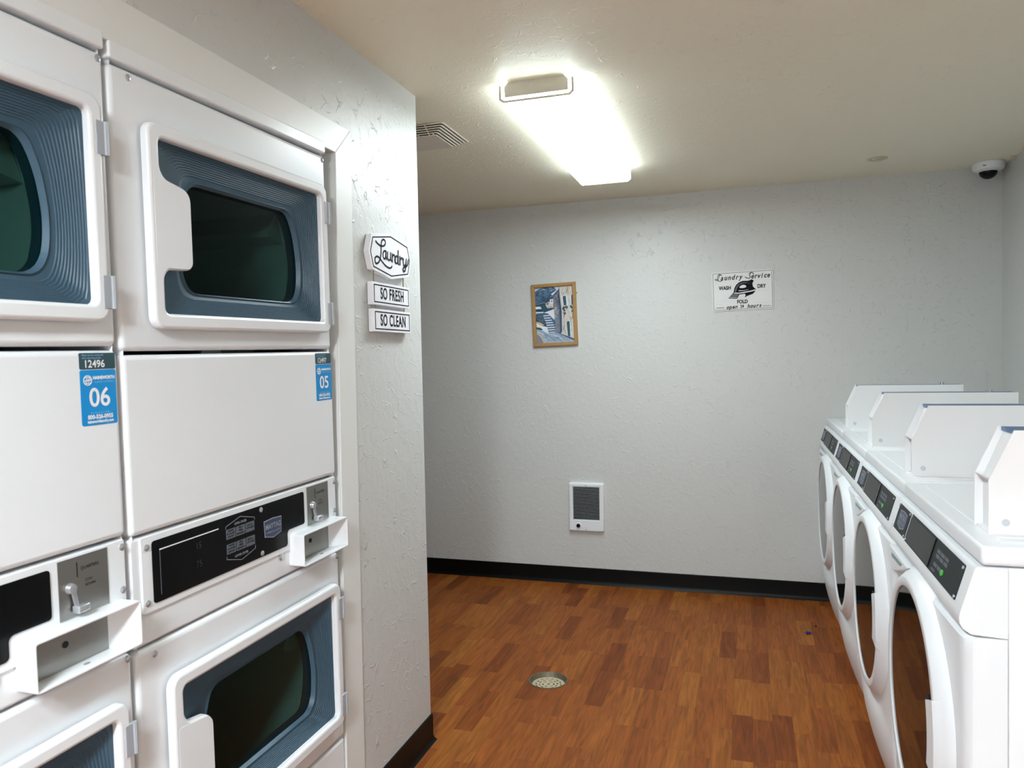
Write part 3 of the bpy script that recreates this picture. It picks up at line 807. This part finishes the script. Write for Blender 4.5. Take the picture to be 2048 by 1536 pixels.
def painting(bm):
    TL, TR, BR, BL = [Vector(p) for p in ((345, 310), (1000, 262), (1030, 1220), (380, 1250))]
    IW, IH = PW-.036, PH-.036
    def P(x, y):
        # invert the slightly skewed photo quad
        ex = ((TR-TL)+(BR-BL))/2; ey = ((BL-TL)+(BR-TR))/2; c = (TL+TR+BR+BL)/4; d = Vector((x, y))-c
        det = ex.x*ey.y-ex.y*ey.x
        s = (d.x*ey.y-d.y*ey.x)/det; t = (ex.x*d.y-ex.y*d.x)/det
        return (max(-.5, min(.5, s))*IW, max(-.5, min(.5, -t))*IH)
    lay = [0]
    def poly(c, pts, closed=True):
        lay[0] += 1; w = .0052+lay[0]*.00003
        L = [P(*q) for q in pts]
        f = bm.faces.new([bm.verts.new((u, v, w)) for u, v in L]); f.material_index = pk.index(c)
    def dabs(cols, quad, n, ang, ln, hw):
        for _ in range(n):
            a, b = random.random(), random.random()
            q = [Vector(p) for p in quad]
            c = (q[0]*(1-a)+q[1]*a)*(1-b)+(q[3]*(1-a)+q[2]*a)*b
            t = ang+random.uniform(-.5, .5); d = Vector((math.cos(t), math.sin(t)))*ln*random.uniform(.5, 1.2); e = Vector((-d.y, d.x))*random.uniform(-.12, .12)
            line(random.choice(cols), [c-d, c+e, c+d], hw*random.uniform(.6, 1.2))
    def line(c, pts, hw):
        lay[0] += 1; ribbon(bm, spline([P(*q) for q in pts], 5), hw, .0052+lay[0]*.00003, mi=pk.index(c))
    solid(bm, rect(-IW/2, -IH/2, IW/2, IH/2), (), .002, .005, mi=0)
    poly('blue', [(350, 370), (400, 335), (470, 305), (560, 292), (680, 285), (760, 400), (700, 660), (600, 700), (350, 720)])
    poly('deep', [(350, 600), (420, 560), (540, 500), (640, 440), (660, 560), (640, 690), (500, 730), (355, 700)])
    poly('teal', [(470, 620), (520, 590), (540, 640), (560, 700), (470, 690)])
    for s in ([(360, 470), (430, 410), (520, 390), (600, 330)], [(360, 540), (460, 470), (560, 450), (640, 380)], [(420, 360), (500, 330), (560, 350)], [(560, 380), (640, 340), (700, 340)], [(380, 590), (470, 560), (540, 560)]):
        line('mist', s, .0022)
    for s in ([(380, 420), (450, 380), (520, 420)], [(480, 520), (560, 480), (620, 420)], [(400, 660), (480, 650), (560, 690)]): line('deep', s, .003)
    for s in ([(480, 325), (520, 340)], [(600, 305), (640, 310)], [(610, 370), (650, 350)]): line('sky', s, .0016)
    dabs(['mist', 'deep', 'slate', 'blue', 'deep'], [(370, 390), (660, 320), (640, 520), (370, 600)], 60, -.5, 30, .0016)
    dabs(['teal', 'deep', 'blue'], [(380, 600), (620, 520), (620, 680), (380, 690)], 25, .1, 26, .0016)
    poly('white', [(670, 284), (740, 280), (725, 330)])
    poly('white', [(632, 410), (735, 340), (740, 352), (660, 440)])
    poly('slate', [(650, 440), (760, 330), (780, 280), (800, 1080), (690, 1060), (670, 560)])
    poly('white', [(357, 625), (440, 622), (470, 660), (360, 668)])
    poly('cream', [(535, 570), (610, 535), (668, 560), (668, 640), (570, 650), (540, 610)])
    poly('white', [(608, 500), (668, 495), (668, 575), (620, 572)])
    poly('deep', [(632, 520), (650, 518), (652, 545), (634, 546)])
    poly('brown', [(545, 575), (580, 555), (596, 580), (560, 598)])
    for x in (580, 610, 632): poly('deep', [(x, 620), (x+12, 620), (x+12, 634), (x, 634)])
    poly('white', [(510, 725), (680, 665), (690, 840), (620, 790)])
    poly('white', [(360, 715), (500, 712), (500, 730), (362, 735)])
    # stone house
    poly('cream', [(775, 278), (1005, 262), (1035, 1190), (800, 1085)])
    poly('grey', [(672, 470), (760, 380), (775, 1060), (700, 1050)])
    poly('brown', [(690, 470), (745, 440), (750, 600), (700, 650)])
    poly('beige', [(690, 640), (720, 620), (735, 800), (700, 820)])
    poly('deep', [(748, 420), (775, 380), (812, 700), (815, 1060), (778, 1060)])
    poly('blue', [(760, 600), (778, 560), (790, 1040), (775, 1050)])
    for s in ([(830, 330), (850, 420)], [(920, 300), (925, 420)], [(850, 640), (850, 960)], [(960, 760), (965, 1040)], [(840, 980), (870, 1070)], [(990, 640), (1000, 820)]): line('beige', s, .0035)
    for s in ([(815, 380), (835, 430)], [(905, 330), (900, 390)], [(840, 720), (855, 780)]): line('brown', s, .002)
    dabs(['beige', 'white', 'beige', 'brown', 'cream'], [(830, 300), (990, 290), (1010, 1120), (840, 1030)], 45, 1.5, 34, .0014)
    dabs(['grey', 'slate', 'brown', 'beige', 'blue'], [(695, 470), (760, 420), (770, 1020), (705, 1020)], 30, 1.5, 40, .0015)
    poly('white', [(815, 450), (860, 420), (905, 440), (925, 600), (835, 610)])
    poly('teal', [(832, 460), (858, 440), (886, 445), (900, 600), (850, 605)])
    poly('white', [(960, 440), (1000, 410), (1005, 440), (970, 590)])
    poly('deep', [(978, 430), (1003, 425), (1010, 592), (985, 590)])
    poly('white', [(885, 900), (905, 865), (940, 860), (962, 880), (970, 1140), (905, 1110)])
    poly('teal', [(895, 890), (920, 865), (948, 880), (958, 1135), (915, 1115)])
    for cx, cy in ((850, 640), (885, 630), (860, 690), (840, 660), (905, 640), (990, 640), (975, 620), (995, 700), (870, 740)):
        poly('teal' if cx % 2 else 'deep', [(cx+22*math.cos(k)*random.uniform(.5, 1.1), cy+26*math.sin(k)*random.uniform(.5, 1.1)) for k in (0, .7, 1.4, 2.1, 2.8, 3.5, 4.2, 4.9, 5.6)])
    # steps
    poly('blue', [(370, 745), (500, 728), (580, 740), (700, 870), (705, 1060), (590, 1080), (530, 900)])
    for k in range(8):
        y = 765+k*40; t = k/7
        poly('white', [(492+95*t, y+8), (600+92*min(1, t*1.5), y), (608+90*min(1, t*1.5), y+15), (498+92*t, y+24)])
    # bush
    poly('deep', [(368, 760), (440, 755), (500, 800), (535, 880), (555, 965), (470, 930), (370, 880)])
    for s in ([(380, 790), (440, 800), (490, 860)], [(390, 830), (450, 850), (520, 910)], [(400, 770), (470, 790), (520, 860)]): line('mist', s, .0014)
    dabs(['mist', 'teal', 'deep', 'slate'], [(385, 770), (490, 770), (540, 930), (385, 860)], 22, .7, 24, .0013)
    poly('ochre', [(372, 880), (460, 900), (520, 945), (480, 950), (390, 920)])
    poly('white', [(372, 905), (480, 955), (560, 970), (590, 1090), (500, 1040), (378, 965)])
    poly('teal', [(375, 975), (440, 980), (490, 1015), (450, 1030), (378, 1005)])
    # road
    poly('road', [(378, 1010), (480, 1030), (590, 1090), (720, 1060), (800, 1085), (1035, 1195), (1035, 1225), (380, 1255)])
    poly('slate', [(720, 1058), (800, 1082), (1030, 1165), (1030, 1195), (940, 1165)])
    for s in ([(400, 1030), (500, 1090), (560, 1180), (580, 1240)], [(640, 1100), (760, 1160), (830, 1230)], [(720, 1080), (860, 1150), (950, 1210)], [(600, 1120), (680, 1190)], [(480, 1050), (570, 1110), (700, 1220)]): line('mist', s, .0014)
    for s in ([(560, 1090), (700, 1110), (800, 1160)], [(400, 1050), (480, 1090)]): line('sky', s, .0018)
    dabs(['mist', 'sky', 'road', 'grey'], [(480, 1060), (720, 1080), (960, 1190), (540, 1220)], 40, .45, 44, .0013)
    poly('grey', [(378, 1080), (440, 1120), (480, 1190), (500, 1245), (380, 1250)])
    line('ochre', [(385, 1085), (440, 1120), (480, 1180), (510, 1245)], .0032)
part('painting', pic, ['paint_'+k for k in pk], painting)

tin = thing('tin_sign', 'back', (-.0290, YBW, 1.6115), 'white tin sign reading Laundry Service with a black iron, on far wall', 'sign', None, math.radians(1.0))
SW, SH = .309, .206
plate_ = part('sign_plate', tin, 'tin', lambda bm: solid(bm, rrect(-SW/2, -SH/2, SW/2, SH/2, .006), (), .0, .004, .0015))
def sgn(x, y):
    TL, TR, BR, BL = [Vector(p) for p in ((265, 290), (1675, 188), (1690, 1108), (285, 1195))]
    ex = ((TR-TL)+(BR-BL))/2; ey = ((BL-TL)+(BR-TR))/2; c = (TL+TR+BR+BL)/4; d = Vector((x, y))-c
    det = ex.x*ey.y-ex.y*ey.x
    return ((d.x*ey.y-d.y*ey.x)/det*SW, -(ex.x*d.y-ex.y*d.x)/det*SH)
def signprint(bm):
    w = .0044
    o_ = rrect(-SW/2+.006, -SH/2+.006, SW/2-.006, SH/2-.006, .004); i_ = rrect(-SW/2+.0084, -SH/2+.0084, SW/2-.0084, SH/2-.0084, .003)
    solid(bm, o_, [i_], .0035, w, mi=2)
    def T(s, x, y, size, sx, bold, shear=0.0): 
        u, v = sgn(x, y); text_into(bm, s, u, v, size, w, sx, bold, shear)
    T('WASH', 578, 645, .027, .78, .0010); T('DRY', 1410, 592, .027, .78, .0010); T('FOLD', 975, 955, .026, .82, .0010)
    # script lines drawn by pen
    lay0 = [0]
    def S(strokes, hw):
        for q in strokes:
            pts = spline([sgn(*p) for p in q], 6)
            lay0[0] += 1; ribbon(bm, pts, hw, w+.00005*lay0[0])
    B = .0016
    S([[(480, 345), (450, 325), (420, 350), (410, 400), (425, 440), (405, 468), (370, 465), (355, 445), (375, 430), (410, 450), (440, 480), (480, 488), (505, 470)], [(505, 350), (495, 335), (455, 335), (440, 400)]], B)
    S([[(520, 410), (490, 405), (472, 430), (478, 455), (500, 450), (522, 410), (515, 450), (535, 445)],
       [(560, 400), (550, 440), (565, 450), (590, 430), (602, 395), (592, 440), (608, 445)],
       [(635, 390), (622, 440)], [(628, 415), (655, 388), (672, 395), (662, 435), (678, 432)],
       [(745, 385), (715, 382), (700, 410), (708, 432), (730, 425), (752, 385)], [(775, 310), (755, 380), (742, 428), (762, 425)],
       [(800, 375), (785, 422)], [(790, 395), (815, 370), (835, 372)],
       [(860, 365), (852, 405), (870, 415), (895, 395), (908, 358)], [(908, 358), (885, 430), (865, 465), (845, 462), (860, 440), (905, 420)]], B*.95) if False else None
    L1 = 'aundry'; 
    for k, ch in enumerate(L1):
        x = 505+k*86; y = 412-k*6.5
        T(ch, x, y+2, .036, .84, .0009, .28)
    S([[(1225, 300), (1200, 275), (1160, 300), (1145, 340), (1160, 370), (1150, 400), (1110, 410), (1060, 395), (1045, 380)], [(1225, 300), (1235, 320)]], B*1.15)
    S([[(1120, 320), (1150, 285), (1200, 272)]], B*.7)
    for k, ch in enumerate('ervice'):
        x = 1205+k*(70 if k < 4 else 72); y = 368-k*5.5
        T(ch, x, y-2, .036, .82, .0009, .28)
    for k, ch in enumerate('open'): T(ch, 635+k*65, 1090-k*6, .028, .9, .0008, .3)
    T('24', 968, 1062, .022, .8, .0008)
    for k, ch in enumerate('hours'): T(ch, 1110+k*66, 1056-k*5.5, .028, .9, .0008, .3)
    S([[(375, 1108), (555, 1093)], [(1430, 1045), (1605, 1033)]], .0011)
    # iron
    lay = [0]
    def poly(c, pts, sm=0):
        lay[0] += 1; L = [sgn(*q) for q in pts]
        if sm: L = round_poly(L, sm, 4)
        f = bm.faces.new([bm.verts.new((u, v, w+lay[0]*.00012)) for u, v in ccw(L)]); f.material_index = c
    poly(0, [(775, 745), (790, 650), (830, 570), (900, 505), (990, 470), (1120, 468), (1190, 432), (1242, 465), (1205, 520), (1215, 600), (1285, 660), (1280, 690), (1225, 765), (1040, 850), (840, 884), (650, 882)], .004)
    poly(1, [(800, 735), (815, 655), (860, 580), (920, 530), (1000, 505), (1080, 505), (1150, 535), (1190, 600), (1170, 560), (1100, 520), (1010, 520), (920, 555), (860, 625), (830, 735)])
    poly(3, [(905, 620), (950, 575), (1010, 560), (1065, 580), (1060, 620), (1000, 635), (930, 640)], .003)
    poly(3, [(780, 748), (900, 745), (1150, 700), (1270, 665), (1285, 690), (1190, 715), (1020, 750), (900, 768), (790, 765)])
    poly(3, [(890, 690), (1000, 690), (1130, 668), (1100, 680), (1000, 700), (895, 708)])
    poly(3, [(905, 790), (1030, 770), (1050, 800), (1030, 850), (860, 880)])
    poly(3, [(690, 850), (860, 850), (850, 862), (680, 864)])
    poly(3, [(1060, 830), (1215, 770), (1220, 778), (1065, 845)])
    poly(0, [(1075, 560), (1110, 545), (1140, 570), (1135, 640), (1090, 650), (960, 665), (930, 650), (1060, 630)])
    poly(1, [(700, 835), (770, 770), (890, 778), (860, 840)])
    # wear scratches
    for q in ([(380, 950), (480, 940), (600, 955)], [(340, 540), (430, 530)], [(1330, 700), (1500, 690), (1620, 720)], [(1240, 970), (1400, 955), (1540, 980)], [(360, 1020), (520, 1030)]):
        ribbon(bm, spline([sgn(*p) for p in q], 4), .0006, w, mi=4)
part('sign_print', plate_, ['ink_black', 'iron_grey', 'ink_fade', 'tin', 'ink_wear'], signprint) if False else None
M_['iron_grey'] = mat('iron_grey_print', rgb(92, 104, 108), 0.6)
M_['ink_fade'] = mat('faded_border_print', rgb(112, 112, 116), 0.6)
M_['ink_wear'] = mat('scuff_grey', rgb(200, 200, 198), 0.6)
part('sign_print', plate_, ['ink_black', 'iron_grey', 'ink_fade', 'tin', 'ink_wear'], signprint)

ht = thing('wall_heater', 'back', (-.8795, YBW, .4385), 'small white wall heater with dark grille low on the far wall', 'heater', None, math.radians(-.2))
HW, HH = .199, .274
def hb(bm):
    solid(bm, rrect(-HW/2, -HH/2, HW/2, HH/2, .010), [rect(-.075, -.072, .074, .113)], .0, .022, .008, 4)
hc = part('heater_cover', ht, 'white_plastic', hb)
part('grille_backing', ht, 'black', lambda bm: solid(bm, rect(-.076, -.073, .075, .114), (), .0, .006))
def slats(bm):
    n = 25
    for k in range(n):
        v = -.069+.180*k/(n-1)
        loft(bm, [[(u, v-.0014, .012), (u, v+.0012, .019), (u, v+.0022, .019), (u, v-.0002, .012)] for u in (-.0755, .0745)], True, 0, True, True)
part('grille_slats', ht, mat('grille_grey', rgb(196, 204, 212), 0.4), slats)
part('knob_ring', ht, 'white_plastic', lambda bm: revolve(bm, [(.0, .0245), (.014, .0245), (.0165, .022)], (-.044, -.104), 24))
part('knob', ht, 'black', lambda bm: revolve(bm, [(.0, .037), (.0085, .036), (.0105, .033), (.0105, .022)], (-.044, -.104), 24))
part('cover_rib', hc, 'white_plastic', lambda bm: (solid(bm, rect(-.076, -.1125, -.062, -.1108), (), .0215, .0230), solid(bm, rect(-.026, -.1125, .078, -.1108), (), .0215, .0230), solid(bm, rect(-.078, -.0775, .078, -.0755), (), .0215, .0232)))
for v in (.122, -.125): part('screw', hc, 'ink_grey', lambda bm: revolve(bm, [(0, .0235), (.003, .0230), (.0034, .0215)], (0, v), 10))

# ------------------------------------------------------------------ hanging sign on the pillar
YS, ZS = 2.0345, 1.592
hs = thing('hanging_sign', 'left', (XL, YS, ZS), 'three-board white hanging sign reading Laundry, So Fresh, So Clean on the pillar', 'sign')
hx = [(-.138, 0), (-.119, -.050), (0, -.068), (.119, -.050), (.138, 0), (.119, .050), (0, .068), (-.119, .050)]
b1_ = part('top_board', hs, 'board', lambda bm: solid(bm, hx, (), .002, .019, .001))
def outline(bm, L, d, t, w):
    a = offset_loop(ccw(L), d); b = offset_loop(ccw(L), d+t); solid(bm, a, [b], w-.0006, w)
def laundry(bm):
    w = .0196
    outline(bm, hx, .0080, .0034, w)
    def m(cx, cy):
        t = (cx-285)/440.0; sc_ = 4080-540*t
        u = -.143+.276*(t*1.0 - .10*t*(1-t))
        return (u, -(cy-475-.20*(cx-505))/sc_)
    st = [[(368, 320), (392, 350), (418, 368), (445, 368), (464, 348), (467, 315), (452, 296), (434, 304), (426, 335), (422, 400), (418, 460), (408, 520), (390, 560), (368, 572), (356, 550), (358, 510), (374, 492), (396, 500), (425, 540), (460, 585), (498, 610), (520, 605), (529, 588)],
          [(471, 425), (452, 424), (441, 450), (442, 495), (454, 512), (466, 495), (471, 425), (470, 480), (478, 515)],
          [(488, 435), (486, 490), (494, 520), (508, 520), (516, 495), (519, 440)], [(519, 440), (518, 500), (524, 530)],
          [(535, 450), (534, 540)], [(534, 490), (544, 462), (556, 462), (561, 490), (560, 530), (567, 548)],
          [(594, 480), (577, 468), (567, 490), (567, 535), (577, 552), (590, 535), (594, 480)], [(598, 408), (596, 480), (594, 550), (602, 560)],
          [(614, 470), (614, 562)], [(614, 515), (624, 490), (636, 486), (640, 500)],
          [(650, 490), (648, 540), (656, 568), (668, 562), (676, 540), (679, 495)], [(679, 495), (674, 570), (664, 625), (650, 632), (642, 612), (652, 590), (680, 575), (696, 545), (702, 500)]]
    for k, q in enumerate(st): ribbon(bm, spline([m(*p) for p in q], 7), .0028, w+.00008*k)
part('lettering', b1_, 'ink_navy', laundry)
for vc, txt, nm in ((-.1165, 'SO FRESH', 0), (-.1935, 'SO CLEAN', 1)):
    du = .003 if nm else 0.0
    L = rect(-.120+du, vc-.0325, .120+du, vc+.0325)
    bd = part('lower_board', hs, 'board', lambda bm: solid(bm, L, (), .002, .019, .001))
    def lt(bm):
        outline(bm, L, .0065, .0030, .0196)
        text_into(bm, txt, du+.002, vc, .0465, .0196, .70, .0010, spacing=1.12)
    part('lettering', bd, 'ink_navy', lt)
for p in ([(-.100, -.052, .012), (-.101, -.085, .012)], [(.092, -.053, .012), (.092, -.085, .012)],
          [(-.098, -.148, .012), (-.098, -.162, .012)], [(.094, -.148, .012), (.094, -.162, .012)]):
    part('hanging_cord', hs, 'cord', lambda bm: tube(bm, p, .0018, 6))

# ------------------------------------------------------------------ floor drain and scraps
dr = thing('floor_drain', 'floor', (DR[0], DR[1], 0), 'round worn metal drain set in the wood floor', 'drain')
part('drain_body', dr, 'drainrim', lambda bm: revolve(bm, [(.0785, -.001), (.0785, .0018), (.074, .0022), (.0715, -.004), (.066, -.016), (.064, -.020), (.064, -.05), (0, -.05)], (0, 0), 40))
def grate(bm):
    w0, w1 = -.019, -.0155
    def sector(r0, r1, a0, a1):
        n = max(2, int((a1-a0)/.12))
        L = [(r1*math.cos(a0+(a1-a0)*i/n), r1*math.sin(a0+(a1-a0)*i/n)) for i in range(n+1)]
        L += [(r0*math.cos(a1-(a1-a0)*i/n), r0*math.sin(a1-(a1-a0)*i/n)) for i in range(n+1)]
        return L
    holes = []
    for r0, r1, n, off in ((.046, .0525, 14, 0.0), (.0325, .0385, 10, .2), (.019, .0245, 6, .0)):
        for k in range(n):
            a = off+2*PI*k/n
            holes.append(sector(r0, r1, a, a+2*PI/n*.58))
    holes.append(circle(0, 0, .006, 10))
    solid(bm, circle(0, 0, .0655, 40), holes, w0, w1, 0)
part('drain_grate', dr, 'brass', grate)
def scrap(bm):
    for k in range(7):
        a = random.uniform(0, 6.28); r = random.uniform(0, .012); c = Vector((r*math.cos(a), r*math.sin(a), .003))
        tube(bm, [c+Vector((random.uniform(-.012, .012), random.uniform(-.012, .012), random.uniform(-.002, .003))) for _ in range(4)], .0016, 5)
lo = part('lint_scrap', None, 'lint', scrap); lo.location = (.243, 3.611, .0025); tag(lo, 'tiny blue scrap of lint on the floor by the washers', 'lint')
sp_ = part('dirt_speck', None, 'dark', lambda bm: rbox(bm, (-.004, -.004, 0), (.005, .003, .004), .001)); sp_.location = (.285, 3.72, 0); tag(sp_, 'tiny dark crumb on the floor just behind the blue lint', 'crumb')
